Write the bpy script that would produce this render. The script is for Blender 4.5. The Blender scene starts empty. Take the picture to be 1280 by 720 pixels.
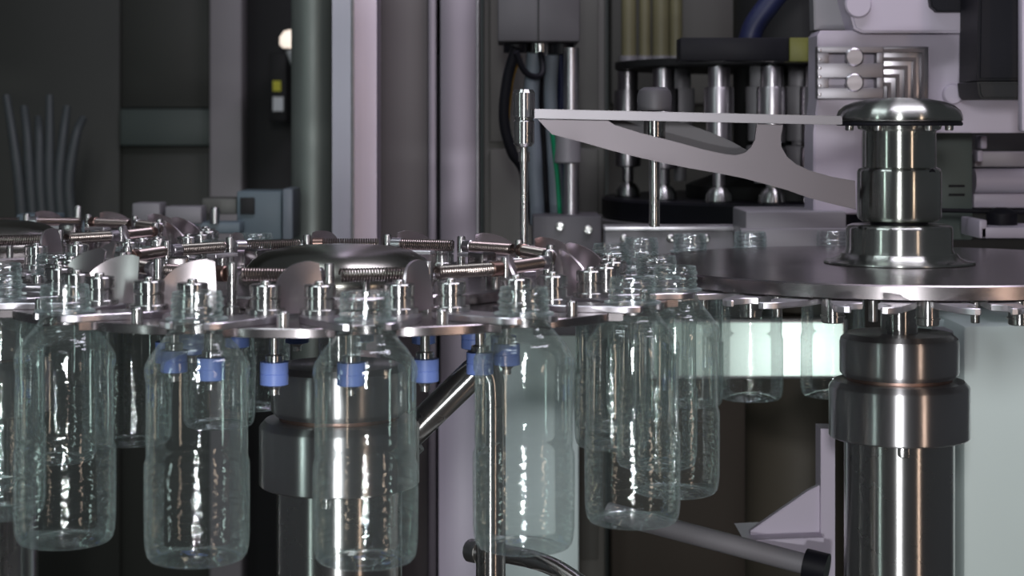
import bpy, bmesh, math, random
from mathutils import Vector, Matrix
R = math.radians
random.seed(7)
scene = bpy.context.scene
col = scene.collection

# ------------------------------------------------------------------ camera, world, lights, exposure
CZ = 1.30                 # eye height
F = 2295.0                # focal length in pixels of the 1280 px wide frame
HY = 155.0                # image row of the horizon
cam_d = bpy.data.cameras.new('camera'); cam = bpy.data.objects.new('camera', cam_d); col.objects.link(cam)
cam.location = (0, 0, CZ); cam.rotation_euler = (R(90), 0, 0)
cam_d.sensor_width = 36.0; cam_d.lens = F / 1280 * 36.0
cam_d.shift_y = -(360 - HY) / 1280.0
cam_d.dof.use_dof = True; cam_d.dof.focus_distance = 1.95; cam_d.dof.aperture_fstop = 8.0
cam_d.clip_start = 0.05; cam_d.clip_end = 60
scene.camera = cam

world = bpy.data.worlds.new('world'); scene.world = world; world.use_nodes = True
bg = world.node_tree.nodes['Background']; bg.inputs[0].default_value = (0.62, 0.66, 0.72, 1); bg.inputs[1].default_value = 0.075

def area(name, loc, aim, sx, sy, power, color):
    l = bpy.data.lights.new(name, 'AREA'); l.shape = 'RECTANGLE'; l.size = sx; l.size_y = sy
    l.energy = power; l.color = color
    o = bpy.data.objects.new(name, l); col.objects.link(o); o.location = loc
    o.rotation_euler = (Vector(aim) - Vector(loc)).to_track_quat('-Z', 'Y').to_euler()
    return o
# two shop-floor lamps above and behind the camera, two added tinted fills overhead, two added streak lights at the sides
area('hall_lamp', (-0.065, -0.35, 1.60), (0.15, 2.0, 1.05), 0.08, 0.24, 9, (0.98, 0.98, 1.0))
area('hall_lamp', (0.025, -0.35, 1.60), (0.15, 2.0, 1.05), 0.08, 0.24, 9, (0.98, 0.98, 1.0))
area('floor_lamp', (-0.14, -0.35, 0.72), (0.1, 2.0, 1.0), 0.055, 0.075, 7, (0.97, 0.99, 1.0))
area('floor_lamp', (-0.04, -0.35, 0.72), (0.1, 2.0, 1.0), 0.055, 0.075, 7, (0.97, 0.99, 1.0))
area('overhead_fill', (0.75, 1.9, 3.3), (0.55, 2.6, 1.0), 1.4, 0.6, 26, (0.92, 0.85, 1.0))  # unseen light, added to cast lavender on metal and housing
area('overhead_fill', (-0.7, 1.6, 3.2), (-0.2, 2.0, 1.0), 0.9, 0.4, 8, (0.86, 0.95, 1.0))  # second unseen overhead light, cooler, also added
area('side_streak_light', (-2.2, 0.0, 1.5), (-0.2, 2.0, 1.0), 0.15, 1.6, 5, (0.80, 1.0, 0.94))  # unseen strip, added for secondary streaks on the turned steel
area('side_streak_light', (1.7, -0.2, 1.2), (0.3, 2.2, 1.0), 0.15, 1.4, 4, (1.0, 0.72, 0.55))  # unseen warm strip, added for the orange-brown streak on the hub

vs = scene.view_settings
vs.view_transform = 'Standard'; vs.look = 'None'; vs.gamma = 1.0; vs.use_curve_mapping = False; vs.exposure = 0.0
cy = scene.cycles
cy.max_bounces = 12; cy.transparent_max_bounces = 96; cy.transmission_bounces = 8; cy.glossy_bounces = 5; cy.diffuse_bounces = 3
cy.caustics_reflective = False; cy.caustics_refractive = False; cy.sample_clamp_indirect = 4.0

# ------------------------------------------------------------------ materials
def mat(name, color, metal=0.0, rough=0.5, aniso=0.0, var=0.12, scale=12.0, bump=0.0, stretch=(1, 1, 1), spec=0.5):
    m = bpy.data.materials.new(name); m.use_nodes = True
    nt = m.node_tree; b = nt.nodes['Principled BSDF']
    b.inputs['Metallic'].default_value = metal; b.inputs['Roughness'].default_value = rough
    b.inputs['Specular IOR Level'].default_value = spec
    tc = nt.nodes.new('ShaderNodeTexCoord'); mp = nt.nodes.new('ShaderNodeMapping'); mp.inputs['Scale'].default_value = stretch
    nz = nt.nodes.new('ShaderNodeTexNoise'); nz.inputs['Scale'].default_value = scale; nz.inputs['Detail'].default_value = 4
    nt.links.new(tc.outputs['Object'], mp.inputs[0]); nt.links.new(mp.outputs[0], nz.inputs['Vector'])
    mx = nt.nodes.new('ShaderNodeMix'); mx.data_type = 'RGBA'
    lo = [max(0, c * (1 - var)) for c in color]; hi = [min(1, c * (1 + var)) for c in color]
    mx.inputs[6].default_value = (*lo, 1); mx.inputs[7].default_value = (*hi, 1)
    nt.links.new(nz.outputs['Fac'], mx.inputs[0]); nt.links.new(mx.outputs[2], b.inputs['Base Color'])
    mr = nt.nodes.new('ShaderNodeMapRange'); mr.inputs[3].default_value = rough * 0.85; mr.inputs[4].default_value = min(1, rough * 1.2)
    nt.links.new(nz.outputs['Fac'], mr.inputs[0]); nt.links.new(mr.outputs[0], b.inputs['Roughness'])
    if aniso:
        b.inputs['Anisotropic'].default_value = aniso; b.inputs['Anisotropic Rotation'].default_value = 0.25
        tg = nt.nodes.new('ShaderNodeTangent'); tg.direction_type = 'RADIAL'; tg.axis = 'Z'
        nt.links.new(tg.outputs[0], b.inputs['Tangent'])
    if bump:
        bp = nt.nodes.new('ShaderNodeBump'); bp.inputs['Strength'].default_value = bump; bp.inputs['Distance'].default_value = 0.002
        nt.links.new(nz.outputs['Fac'], bp.inputs['Height']); nt.links.new(bp.outputs[0], b.inputs['Normal'])
    return m

M = {}
M['turned'] = mat('turned_steel', (0.62, 0.62, 0.61), 1, 0.27, aniso=1.0, var=0.05)
M['collar'] = mat('satin_turned_steel', (0.66, 0.65, 0.66), 1, 0.32, aniso=0.97, var=0.05)
M['valve'] = mat('satin_valve_steel', (0.60, 0.57, 0.60), 1, 0.36, aniso=0.7, var=0.05)
M['polished'] = mat('polished_steel', (0.52, 0.54, 0.50), 1, 0.25, aniso=1.0, var=0.05)
M['steel'] = mat('brushed_steel', (0.60, 0.57, 0.61), 1, 0.30, var=0.08, stretch=(1, 8, 1))
M['plate'] = mat('machined_plate_steel', (0.38, 0.35, 0.36), 1, 0.24, var=0.12, scale=30)
M['bright'] = mat('satin_stainless', (0.78, 0.76, 0.80), 1, 0.38, var=0.06, stretch=(1, 1, 6))
M['dome'] = mat('spun_steel_dome', (0.36, 0.36, 0.32), 1, 0.22, aniso=0.5, var=0.08)
M['fin'] = mat('bent_sheet_steel', (0.70, 0.64, 0.66), 1, 0.34, var=0.08)
M['spring'] = mat('spring_wire', (0.34, 0.29, 0.27), 1, 0.30, var=0.1)
M['brown'] = mat('bronze_and_shadow_brown', (0.30, 0.20, 0.17), 1, 0.35, var=0.15)  # bronze of the ferrules, also the shadow tone between the pedestal collars
M['post_steel'] = mat('enclosure_stainless', (0.70, 0.63, 0.75), 1, 0.42, var=0.06, stretch=(8, 8, 0.3))
M['panel_steel'] = mat('panel_stainless', (0.36, 0.345, 0.37), 1, 0.48, var=0.10, scale=3)
M['web'] = mat('cut_plate_steel', (0.135, 0.122, 0.132), 1, 0.42, var=0.08, scale=6)
M['bar'] = mat('flat_bar_steel', (0.22, 0.21, 0.225), 1, 0.42, var=0.08, scale=6)
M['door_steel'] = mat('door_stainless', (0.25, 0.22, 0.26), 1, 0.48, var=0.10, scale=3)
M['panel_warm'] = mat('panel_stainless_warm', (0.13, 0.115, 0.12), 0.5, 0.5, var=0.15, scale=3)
M['white'] = mat('lilac_white_paint', (0.56, 0.50, 0.60), 0, 0.40, var=0.04, scale=3)
M['offwhite'] = mat('pale_green_paint', (0.72, 0.84, 0.81), 0, 0.45, var=0.05, scale=2)
M['lilac'] = mat('lilac_grey_panel', (0.40, 0.37, 0.39), 0, 0.5, var=0.07, scale=3)
M['grey'] = mat('grey_casting', (0.26, 0.25, 0.27), 0.2, 0.5, var=0.12)
M['greydark'] = mat('dark_grey_casting', (0.10, 0.095, 0.105), 0.2, 0.5, var=0.12)
M['bluegrey'] = mat('blue_grey_paint', (0.14, 0.185, 0.215), 0, 0.5, var=0.1)
M['dark'] = mat('dark_paint', (0.025, 0.025, 0.026), 0, 0.55, var=0.25, scale=2, spec=0.25)
M['olive'] = mat('dark_olive_panel', (0.060, 0.062, 0.054), 0.0, 0.5, var=0.3, scale=1.2)
M['olivegrey'] = mat('olive_grey_panel', (0.13, 0.13, 0.12), 0.2, 0.5, var=0.15, scale=2)
M['brownwall'] = mat('dark_brown_wall', (0.085, 0.070, 0.052), 0, 0.6, var=0.25, scale=2)  # even dark brown of the far wall and the lower drum
M['greenwall'] = mat('grey_green_panel', (0.10, 0.125, 0.115), 0, 0.5, var=0.2, scale=2)
M['tubegrey'] = mat('grey_green_steel', (0.30, 0.33, 0.31), 0.6, 0.5, var=0.08)
M['black'] = mat('black_rubber', (0.010, 0.010, 0.014), 0, 0.5, var=0.3, spec=0.2)
M['navy'] = mat('navy_hose', (0.010, 0.014, 0.055), 0, 0.45, var=0.2)
M['greenhose'] = mat('green_hose', (0.01, 0.28, 0.13), 0, 0.4, var=0.15)
M['amberhose'] = mat('amber_hose', (0.35, 0.20, 0.03), 0, 0.4, var=0.15)
M['greyhose'] = mat('grey_hose', (0.20, 0.23, 0.27), 0, 0.45, var=0.12)
M['glassfan'] = mat('pale_glass_reflection', (0.07, 0.08, 0.085), 0, 0.5, var=0.12)  # dim grey of a reflection in glass, put into the fan's colour
M['yellowtube'] = mat('yellowed_tube', (0.19, 0.175, 0.10), 0, 0.5, var=0.15)
M['yellow'] = mat('dull_yellow_paint', (0.14, 0.14, 0.02), 0, 0.5, var=0.15)
M['hiyellow'] = mat('bright_yellow_label', (0.80, 0.75, 0.05), 0, 0.5, var=0.1)
M['blue'] = mat('blue_plastic', (0.21, 0.31, 0.74), 0, 0.42, var=0.1)
M['paper'] = mat('white_label', (0.85, 0.88, 0.9), 0, 0.5, var=0.03)
M['floor'] = mat('dark_concrete', (0.06, 0.055, 0.05), 0, 0.6, var=0.3, scale=4)

def emit(name, color, strength):
    m = bpy.data.materials.new(name); m.use_nodes = True
    nt = m.node_tree; b = nt.nodes['Principled BSDF']
    b.inputs['Base Color'].default_value = (*color, 1)
    b.inputs['Emission Color'].default_value = (*color, 1); b.inputs['Emission Strength'].default_value = strength
    return m
M['glow'] = emit('lamp_diffuser', (0.83, 1.0, 0.93), 1.0)
nt = M['glow'].node_tree; nt.nodes['Principled BSDF'].inputs['Base Color'].default_value = (0.15, 0.16, 0.155, 1)
tc = nt.nodes.new('ShaderNodeTexCoord'); mp = nt.nodes.new('ShaderNodeMapping')
gr = nt.nodes.new('ShaderNodeTexGradient'); gr.gradient_type = 'QUADRATIC_SPHERE'
mp.inputs['Location'].default_value = (-0.462 * 4.4, 0, -0.938 * 4.4); mp.inputs['Scale'].default_value = (4.4, 0.0, 4.4)
mr = nt.nodes.new('ShaderNodeMapRange'); mr.inputs[3].default_value = 0.30; mr.inputs[4].default_value = 2.0
geo = nt.nodes.new('ShaderNodeNewGeometry')
nt.links.new(geo.outputs['Position'], mp.inputs[0]); nt.links.new(mp.outputs[0], gr.inputs[0]); nt.links.new(gr.outputs['Fac'], mr.inputs[0])
nt.links.new(mr.outputs[0], nt.nodes['Principled BSDF'].inputs['Emission Strength'])
M['bulb'] = emit('lamp_bulb', (1.0, 0.86, 0.74), 1.0)

def clear_plastic(name, tint, bump, zs, floor_refl, haze):
    m = bpy.data.materials.new(name); m.use_nodes = True
    nt = m.node_tree; nt.nodes.clear()
    out = nt.nodes.new('ShaderNodeOutputMaterial'); mix = nt.nodes.new('ShaderNodeMixShader')
    tr = nt.nodes.new('ShaderNodeBsdfTransparent'); tr.inputs[0].default_value = (*tint, 1)
    gl = nt.nodes.new('ShaderNodeBsdfGlossy'); gl.inputs['Roughness'].default_value = 0.04; gl.inputs[0].default_value = (0.93, 1.0, 0.99, 1)
    tc = nt.nodes.new('ShaderNodeTexCoord'); mp = nt.nodes.new('ShaderNodeMapping'); mp.inputs['Scale'].default_value = (30, 30, zs)
    nz = nt.nodes.new('ShaderNodeTexNoise'); nz.inputs['Scale'].default_value = 1.0; nz.inputs['Detail'].default_value = 2
    bp = nt.nodes.new('ShaderNodeBump'); bp.inputs['Strength'].default_value = bump; bp.inputs['Distance'].default_value = 0.004
    fr = nt.nodes.new('ShaderNodeFresnel'); fr.inputs[0].default_value = 1.57
    ma = nt.nodes.new('ShaderNodeMath'); ma.operation = 'MULTIPLY_ADD'; ma.inputs[1].default_value = 0.5; ma.inputs[2].default_value = floor_refl; ma.use_clamp = True
    L = nt.links.new
    L(tc.outputs['Object'], mp.inputs[0]); L(mp.outputs[0], nz.inputs['Vector']); L(nz.outputs['Fac'], bp.inputs['Height'])
    L(bp.outputs[0], gl.inputs['Normal'])
    sx = nt.nodes.new('ShaderNodeSeparateXYZ'); L(tc.outputs['Object'], sx.inputs[0])
    cr = nt.nodes.new('ShaderNodeValToRGB'); el = cr.color_ramp.elements      # wall waviness by height: foot, panel, shoulder
    el[0].position = 0.0; el[0].color = (1, 1, 1, 1); el[1].position = 1.0; el[1].color = (1, 1, 1, 1)
    for p_, v_ in ((0.34, 0.9), (0.44, 0.14), (0.66, 0.10), (0.74, 0.8)):
        e_ = el.new(p_); e_.color = (v_, v_, v_, 1)
    mz = nt.nodes.new('ShaderNodeMath'); mz.operation = 'MULTIPLY'; mz.inputs[1].default_value = 1 / 0.221
    ms = nt.nodes.new('ShaderNodeMath'); ms.operation = 'MULTIPLY'; ms.inputs[1].default_value = bump
    L(sx.outputs[2], mz.inputs[0]); L(mz.outputs[0], cr.inputs[0]); L(cr.outputs[0], ms.inputs[0]); L(ms.outputs[0], bp.inputs['Strength'])
    L(fr.outputs[0], ma.inputs[0]); L(ma.outputs[0], mix.inputs[0]); L(tr.outputs[0], mix.inputs[1]); L(gl.outputs[0], mix.inputs[2])
    # the wall gets optically thicker towards its edge: a little milky scatter there
    lw = nt.nodes.new('ShaderNodeLayerWeight'); lw.inputs[0].default_value = 0.5
    pw_ = nt.nodes.new('ShaderNodeMath'); pw_.operation = 'POWER'; pw_.inputs[1].default_value = 5.0
    mh = nt.nodes.new('ShaderNodeMath'); mh.operation = 'MULTIPLY_ADD'; mh.inputs[1].default_value = haze; mh.inputs[2].default_value = haze * 0.035
    df = nt.nodes.new('ShaderNodeBsdfDiffuse'); df.inputs[0].default_value = (0.74, 0.86, 0.86, 1)
    m2 = nt.nodes.new('ShaderNodeMixShader')
    L(lw.outputs['Facing'], pw_.inputs[0]); L(pw_.outputs[0], mh.inputs[0]); L(mh.outputs[0], m2.inputs[0])
    L(mix.outputs[0], m2.inputs[1]); L(df.outputs[0], m2.inputs[2]); L(m2.outputs[0], out.inputs[0])
    return m
M['pet'] = clear_plastic('clear_bottle_plastic', (0.975, 0.99, 0.985), 0.62, 200, 0.055, 0.30)
M['petneck'] = clear_plastic('clear_neck_plastic', (0.95, 0.97, 0.97), 0.7, 330, 0.24, 0.45)

# ------------------------------------------------------------------ mesh helpers
def finish(me, angle=32):
    for p in me.polygons: p.use_smooth = True
    me.set_sharp_from_angle(angle=R(angle))
    return me
def pyd(name, v, f, angle=32):
    me = bpy.data.meshes.new(name); me.from_pydata(v, [], f); me.update()
    bm = bmesh.new(); bm.from_mesh(me); bmesh.ops.recalc_face_normals(bm, faces=bm.faces); bm.to_mesh(me); bm.free()
    return finish(me, angle)
def lathe(name, prof, seg=48, cap=True, off=(0, 0, 0), angle=32):
    """prof: list of (radius, z); a radius of 0 closes on the axis"""
    v, f, rings = [], [], []
    for r, z in prof:
        if r < 1e-6:
            rings.append([len(v)]); v.append((off[0], off[1], z + off[2]))
        else:
            rings.append(list(range(len(v), len(v) + seg)))
            v += [(off[0] + r * math.cos(2 * math.pi * i / seg), off[1] + r * math.sin(2 * math.pi * i / seg), z + off[2]) for i in range(seg)]
    for a, b in zip(rings, rings[1:]):
        for i in range(seg):
            j = (i + 1) % seg
            if len(a) == 1 and len(b) == 1: break
            if len(a) == 1: f.append((a[0], b[i], b[j]))
            elif len(b) == 1: f.append((a[i], b[0], a[j]))
            else: f.append((a[i], a[j], b[j], b[i]))
    if cap:
        if len(rings[0]) > 1: f.append(tuple(rings[0]))
        if len(rings[-1]) > 1: f.append(tuple(rings[-1]))
    return pyd(name, v, f, angle)
def cyl_prof(r, z0, z1, c=0.0008):
    return [(r - c, z0), (r, z0 + c), (r, z1 - c), (r - c, z1)]
def box(name, x0, y0, z0, x1, y1, z1, bev=0.0, seg=2):
    bm = bmesh.new(); bmesh.ops.create_cube(bm, size=1)
    bmesh.ops.scale(bm, vec=(x1 - x0, y1 - y0, z1 - z0), verts=bm.verts)
    bmesh.ops.translate(bm, vec=((x0 + x1) / 2, (y0 + y1) / 2, (z0 + z1) / 2), verts=bm.verts)
    if bev: bmesh.ops.bevel(bm, geom=list(bm.edges), offset=bev, segments=seg, profile=0.5, affect='EDGES')
    me = bpy.data.meshes.new(name); bm.to_mesh(me); bm.free()
    return finish(me)
def prism(name, pts, z0, z1, bev=0.0):
    """outline in XY extruded along Z"""
    n = len(pts)
    bm = bmesh.new()
    lo = [bm.verts.new((x, y, z0)) for x, y in pts]; hi = [bm.verts.new((x, y, z1)) for x, y in pts]
    fb = bm.faces.new(list(reversed(lo))); ft = bm.faces.new(hi)
    for i in range(n): bm.faces.new((lo[i], lo[(i + 1) % n], hi[(i + 1) % n], hi[i]))
    bmesh.ops.recalc_face_normals(bm, faces=bm.faces)
    if bev:
        ed = [e for e in bm.edges if abs(e.verts[0].co.z - e.verts[1].co.z) < 1e-9]
        bmesh.ops.bevel(bm, geom=ed, offset=bev, segments=1, affect='EDGES')
    me = bpy.data.meshes.new(name); bm.to_mesh(me); bm.free()
    return finish(me)
def wall_prism(name, pts, y0, y1, bev=0.0):
    """outline in XZ extruded along Y"""
    me = prism(name, pts, 0, 1, 0)
    for v in me.vertices: v.co = (v.co.x, y0 + v.co.z * (y1 - y0), v.co.y)
    bm = bmesh.new(); bm.from_mesh(me)
    if bev:
        ed = [e for e in bm.edges if abs(e.verts[0].co.y - e.verts[1].co.y) < 1e-9]
        bmesh.ops.bevel(bm, geom=ed, offset=bev, segments=2, affect='EDGES')
    bmesh.ops.recalc_face_normals(bm, faces=bm.faces); bm.to_mesh(me); bm.free(); me.update()
    return finish(me)
def tube(name, path, rad, seg=12, cap=True):
    """path: points; rad: number or list"""
    P = [Vector(p) for p in path]; n = len(P)
    rr = rad if isinstance(rad, (list, tuple)) else [rad] * n
    v, f = [], []
    t0 = (P[1] - P[0]).normalized()
    up = Vector((0, 0, 1)) if abs(t0.z) < 0.9 else Vector((0, 1, 0))
    nrm = t0.cross(up).normalized()
    for i in range(n):
        t = (P[min(i + 1, n - 1)] - P[max(i - 1, 0)]).normalized()
        nrm = (nrm - t * nrm.dot(t)).normalized(); b = t.cross(nrm)
        for k in range(seg):
            a = 2 * math.pi * k / seg
            v.append(tuple(P[i] + (nrm * math.cos(a) + b * math.sin(a)) * rr[i]))
    for i in range(n - 1):
        for k in range(seg):
            f.append((i * seg + k, i * seg + (k + 1) % seg, (i + 1) * seg + (k + 1) % seg, (i + 1) * seg + k))
    if cap:
        f.append(tuple(range(seg - 1, -1, -1))); f.append(tuple(range((n - 1) * seg, n * seg)))
    return pyd(name, v, f, 40)
def bez(pts, n=8):
    """Catmull-Rom through pts"""
    P = [Vector(p) for p in pts]; P = [P[0] * 2 - P[1]] + P + [P[-1] * 2 - P[-2]]; out = []
    for i in range(1, len(P) - 2):
        for k in range(n):
            t = k / n
            out.append(0.5 * ((2 * P[i]) + (P[i + 1] - P[i - 1]) * t + (2 * P[i - 1] - 5 * P[i] + 4 * P[i + 1] - P[i + 2]) * t * t + (3 * P[i] - P[i - 1] - 3 * P[i + 1] + P[i + 2]) * t ** 3))
    out.append(P[-2]); return out
def helix(name, L, rad, wire, turns, seg=10, sides=4):
    """coil spring along +X from 0 to L"""
    path = []
    N = turns * seg
    for i in range(N + 1):
        a = 2 * math.pi * i / seg
        path.append((L * i / N, rad * math.cos(a), rad * math.sin(a)))
    return tube(name, path, wire, sides)

def obj(name, me, m, parent=None, loc=(0, 0, 0), rz=0.0, rot=None):
    o = bpy.data.objects.new(name, me); col.objects.link(o)
    if m is not None and not me.materials: me.materials.append(M[m] if isinstance(m, str) else m)
    w_ = M[m] if isinstance(m, str) else m
    if w_ is not None and me.materials[0] != w_:
        o.material_slots[0].link = 'OBJECT'; o.material_slots[0].material = w_
    o.parent = parent; o.location = loc; o.rotation_euler = rot if rot else (0, 0, rz)
    return o
def tag(o, label, cat, group=None, kind=None):
    o['label'] = label; o['category'] = cat
    if group: o['group'] = group
    if kind: o['kind'] = kind
    return o
def thing(name, label, cat, loc=(0, 0, 0), rz=0.0, group=None):
    o = bpy.data.objects.new(name, None); col.objects.link(o); o.empty_display_size = 0.05
    o.location = loc; o.rotation_euler = (0, 0, rz)
    return tag(o, label, cat, group)
def struct(o):
    o['kind'] = 'structure'; return o
def copy_tree(o, parent=None):
    c = o.copy(); col.objects.link(c); c.parent = parent
    for ch in list(o.children): copy_tree(ch, c)
    return c
def at(x, y, d):
    return Vector(((x - 640) * d / F, d, CZ - (y - HY) * d / F))
def slab(name, x0, y0, x1, y1, d, depth, bev=0.0):
    """a box whose front face stands at distance d and covers that picture area"""
    a = at(x0, y1, d); b = at(x1, y0, d)
    return box(name, a.x, d, a.z, b.x, d + depth, b.z, bev)

# ------------------------------------------------------------------ the setting
ZR = CZ - 0.168           # transfer plane: underside of the bottle neck rings
AX = Vector((-0.173, 1.84, ZR))
BX = Vector((0.446, 2.115, ZR))
CX = Vector((-0.66, 2.31, ZR))

struct(obj('floor', box('floor', -3.2, -2.5, -0.05, 3.2, 5.2, 0.0), 'floor'))
wb = struct(obj('wall_back', box('wall_back', -3.2, 5.0, 0.0, 3.2, 5.1, 3.4), 'olive'))
def wpanel(name, x0, y0, x1, y1, d, dep, m, parent, bev=0.004):
    return obj(name, slab(name, x0, y0, x1, y1, d, dep, bev), m, parent)
# panels on the far wall, seen dim behind the machine
wpanel('panel', -200, -80, 150, 800, 4.92, 0.08, 'olive', wb)
wpanel('panel', 150, 136, 262, 182, 4.90, 0.08, 'greenwall', wb)
wpanel('panel', 150, -60, 262, 135, 4.94, 0.06, 'olive', wb)
wpanel('panel', 150, 183, 262, 800, 4.94, 0.06, 'olive', wb)
wpanel('panel', 262, -80, 302, 800, 4.85, 0.12, 'lilac', wb)
wpanel('panel', 302, -80, 372, 800, 4.94, 0.06, 'dark', wb)
wpanel('panel', 590, -80, 760, 800, 4.9, 0.08, 'greenwall', wb)
wpanel('panel', 764, -80, 1040, 130, 4.9, 0.08, 'olivegrey', wb)
wpanel('panel', 764, 400, 1060, 900, 4.9, 0.08, 'brownwall', wb)

# ------------------------------------------------------------------ bottles
RING_H = 0.197            # height of the neck support ring's underside above the bottle's foot
BODY = [(0.0, 0.0085), (0.012, 0.0075), (0.026, 0.004), (0.0325, 0.0008), (0.0355, 0.0), (0.0385, 0.0012), (0.0410, 0.0045), (0.0423, 0.010),
        (0.0430, 0.018), (0.0433, 0.050), (0.0433, 0.076), (0.0430, 0.0805), (0.0421, 0.0825), (0.0415, 0.0850), (0.0414, 0.0880), (0.0416, 0.0900), (0.0417, 0.0915),
        (0.0416, 0.1480), (0.0424, 0.1500), (0.0428, 0.1535), (0.0428, 0.1585), (0.0422, 0.1610), (0.0402, 0.1650), (0.0340, 0.1745), (0.0275, 0.182), (0.0232, 0.1880), (0.0212, 0.1930), (0.0208, 0.1970)]
NECK = [(0.0208, 0.1970), (0.0206, 0.2000), (0.0206, 0.2010), (0.0218, 0.2025), (0.0219, 0.2033), (0.0207, 0.2048), (0.0206, 0.2065), (0.0218, 0.2082),
        (0.0219, 0.2090), (0.0207, 0.2106), (0.0206, 0.2122), (0.0217, 0.2138), (0.0217, 0.2146), (0.0205, 0.2162), (0.0204, 0.2195), (0.0198, 0.2206), (0.0186, 0.2206)]
me_body = lathe('bottle_body', BODY, 56, cap=False, angle=60)
me_neck = lathe('bottle_neck', NECK, 48, cap=False, angle=60)
me_ring = lathe('bottle_ring', [(0.0208, 0.1972), (0.0256, 0.1975), (0.0259, 0.1983), (0.0256, 0.1991), (0.0208, 0.1998)], 48, cap=False, angle=60)
def bottle(pos, label, group='clear bottles hung by the neck in the star wheels', rz=0.0):
    t = thing('bottle', label, 'bottle', pos, rz, group)
    obj('body', me_body, 'pet', t); obj('neck', me_neck, 'petneck', t); obj('support_ring', me_ring, 'petneck', t)
    return t
PR = 0.336
def on_wheel(c, a, r=PR, dz=0.0):
    return (c.x + r * math.sin(R(a)), c.y - r * math.cos(R(a)), c.z + dz)
BZ = 0.006 - RING_H
for i, (a, lb) in enumerate([
        (-111, 'clear bottle at the picture edge, farthest back along the wheel beside the infeed wheel'),
        (-87, 'clear bottle at the picture edge, between the edge-cut bottle and the infeed wheel'),
        (-63, 'clear bottle cut by the picture edge, directly behind the outermost full bottle'),
        (-39, 'clear plastic bottle hanging below the bright curved steel fin, outermost one fully shown'),
        (-15, 'clear plastic bottle with blue fittings showing through its shoulder'),
        (9, 'clear plastic bottle hanging in front of the banded steel pedestal'),
        (33, 'clear plastic bottle hanging in front of the slanted pipe elbow'),
        (57, 'clear plastic bottle between the pipe elbow bottle and the glowing lamp strip'),
        (81, 'clear plastic bottle overlapping the near end of the glowing lamp strip'),
        (105, 'clear plastic bottle at the handover point between the two wheels')]):
    bottle(on_wheel(AX, a, dz=BZ), lb, rz=i * 0.7)
for i, (a, lb) in enumerate([
        (278, 'clear plastic bottle just taken over by the disc wheel, at the handover point'),
        (258, 'clear bottle in the disc wheel, second after the handover point'),
        (238, 'clear bottle under the disc wheel, below the thin support rod'),
        (220, 'clear bottle under the disc wheel, next before the one at the lamp'),
        (203, 'clear bottle base shown whole in front of the glowing lamp strip'),
        (183, 'clear bottle base half hidden behind the two-tier steel pedestal')]):
    bottle(on_wheel(BX, a, dz=BZ - 0.004), lb, rz=i * 0.9)
for i, (a, lb) in enumerate([
        (44, 'clear bottle in the infeed wheel, in the gap between two front bottles'),
        (68, 'clear bottle in the infeed wheel, behind the bottle with blue fittings'),
        (92, 'clear bottle in the infeed wheel, beside the pedestal collar')]):
    bottle(on_wheel(CX, a, dz=BZ), lb, rz=i * 1.1)

# ------------------------------------------------------------------ gripper star wheels
NS = 15; PITCH = 360 / NS
def plate_outline(Ro, pocket, phase):
    pts = []
    for k in range(NS):
        a = phase + k * PITCH
        c = Vector((PR * math.sin(R(a)), -PR * math.cos(R(a))))
        out = Vector((math.sin(R(a)), -math.cos(R(a)))); tan = Vector((math.cos(R(a)), math.sin(R(a))))
        # pocket entered from the lower angle side
        for ph in (-80, -105, -130, -155, 180, 155, 130, 105, 80):
            p = c + (out * math.cos(R(ph)) + tan * math.sin(R(ph))) * pocket
            pts.append((p.x, p.y))
        for da in (5.2, 7, 10, 12, 14, 17, 18.8):
            rr = Ro if 6 < da < 18 else Ro - 0.004
            pts.append((rr * math.sin(R(a + da)), -rr * math.cos(R(a + da))))
    return pts
def jaw_mesh(s):
    pts = []
    def ar(ph, rho): return (s * rho * math.sin(R(ph)), -PR - rho * math.cos(R(ph)))
    for ph in (38, 55, 75, 95, 115, 135, 155): pts.append(ar(ph, 0.0222))
    pts += [(s * 0.010, -0.300), (s * 0.017, -0.283), (s * 0.017, -0.262), (s * 0.022, -0.252), (s * 0.033, -0.250), (s * 0.044, -0.256), (s * 0.0505, -0.270), (s * 0.052, -0.285), (s * 0.047, -0.303), (s * 0.040, -0.318)]
    for ph, rho in ((100, 0.034), (80, 0.032), (62, 0.029), (46, 0.027), (38, 0.0245)): pts.append(ar(ph, rho))
    return prism('jaw', pts, 0.0, 0.006, 0.0007)
me_jawL, me_jawR = jaw_mesh(-1), jaw_mesh(1)
me_bush = lathe('bushing', [(0.0165, 0.006), (0.0170, 0.0066), (0.0170, 0.0100), (0.0165, 0.0106), (0.0132, 0.0106), (0.0132, 0.0190), (0.0115, 0.0195), (0.0115, 0.0208), (0.0136, 0.0213), (0.0136, 0.0300), (0.0126, 0.0310), (0.0, 0.0310)], 28)
me_screw = lathe('screw', [(0.0046, 0.0310), (0.0046, 0.0335), (0.0038, 0.0342), (0.0, 0.0342)], 12)
me_post = lathe('post', [(0.0075, 0.0), (0.0075, 0.005), (0.0046, 0.006), (0.0046, 0.043), (0.0038, 0.0445), (0.0, 0.0445)], 20)
me_stud = lathe('stud', [(0.0052, 0.0), (0.0052, 0.0115), (0.0044, 0.0125), (0.0, 0.0125)], 16)
SR = 0.215
SL = 2 * SR * math.sin(R(PITCH / 2))
me_spring = helix('spring', SL - 0.020, 0.0056, 0.0009, 27, 12, 5)
me_ferrule = lathe('ferrule', cyl_prof(0.0072, -0.006, 0.006), 18)
for v in me_ferrule.vertices: v.co = (v.co.z, v.co.y, v.co.x)
me_ferrule.update(); finish(me_ferrule)
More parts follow.
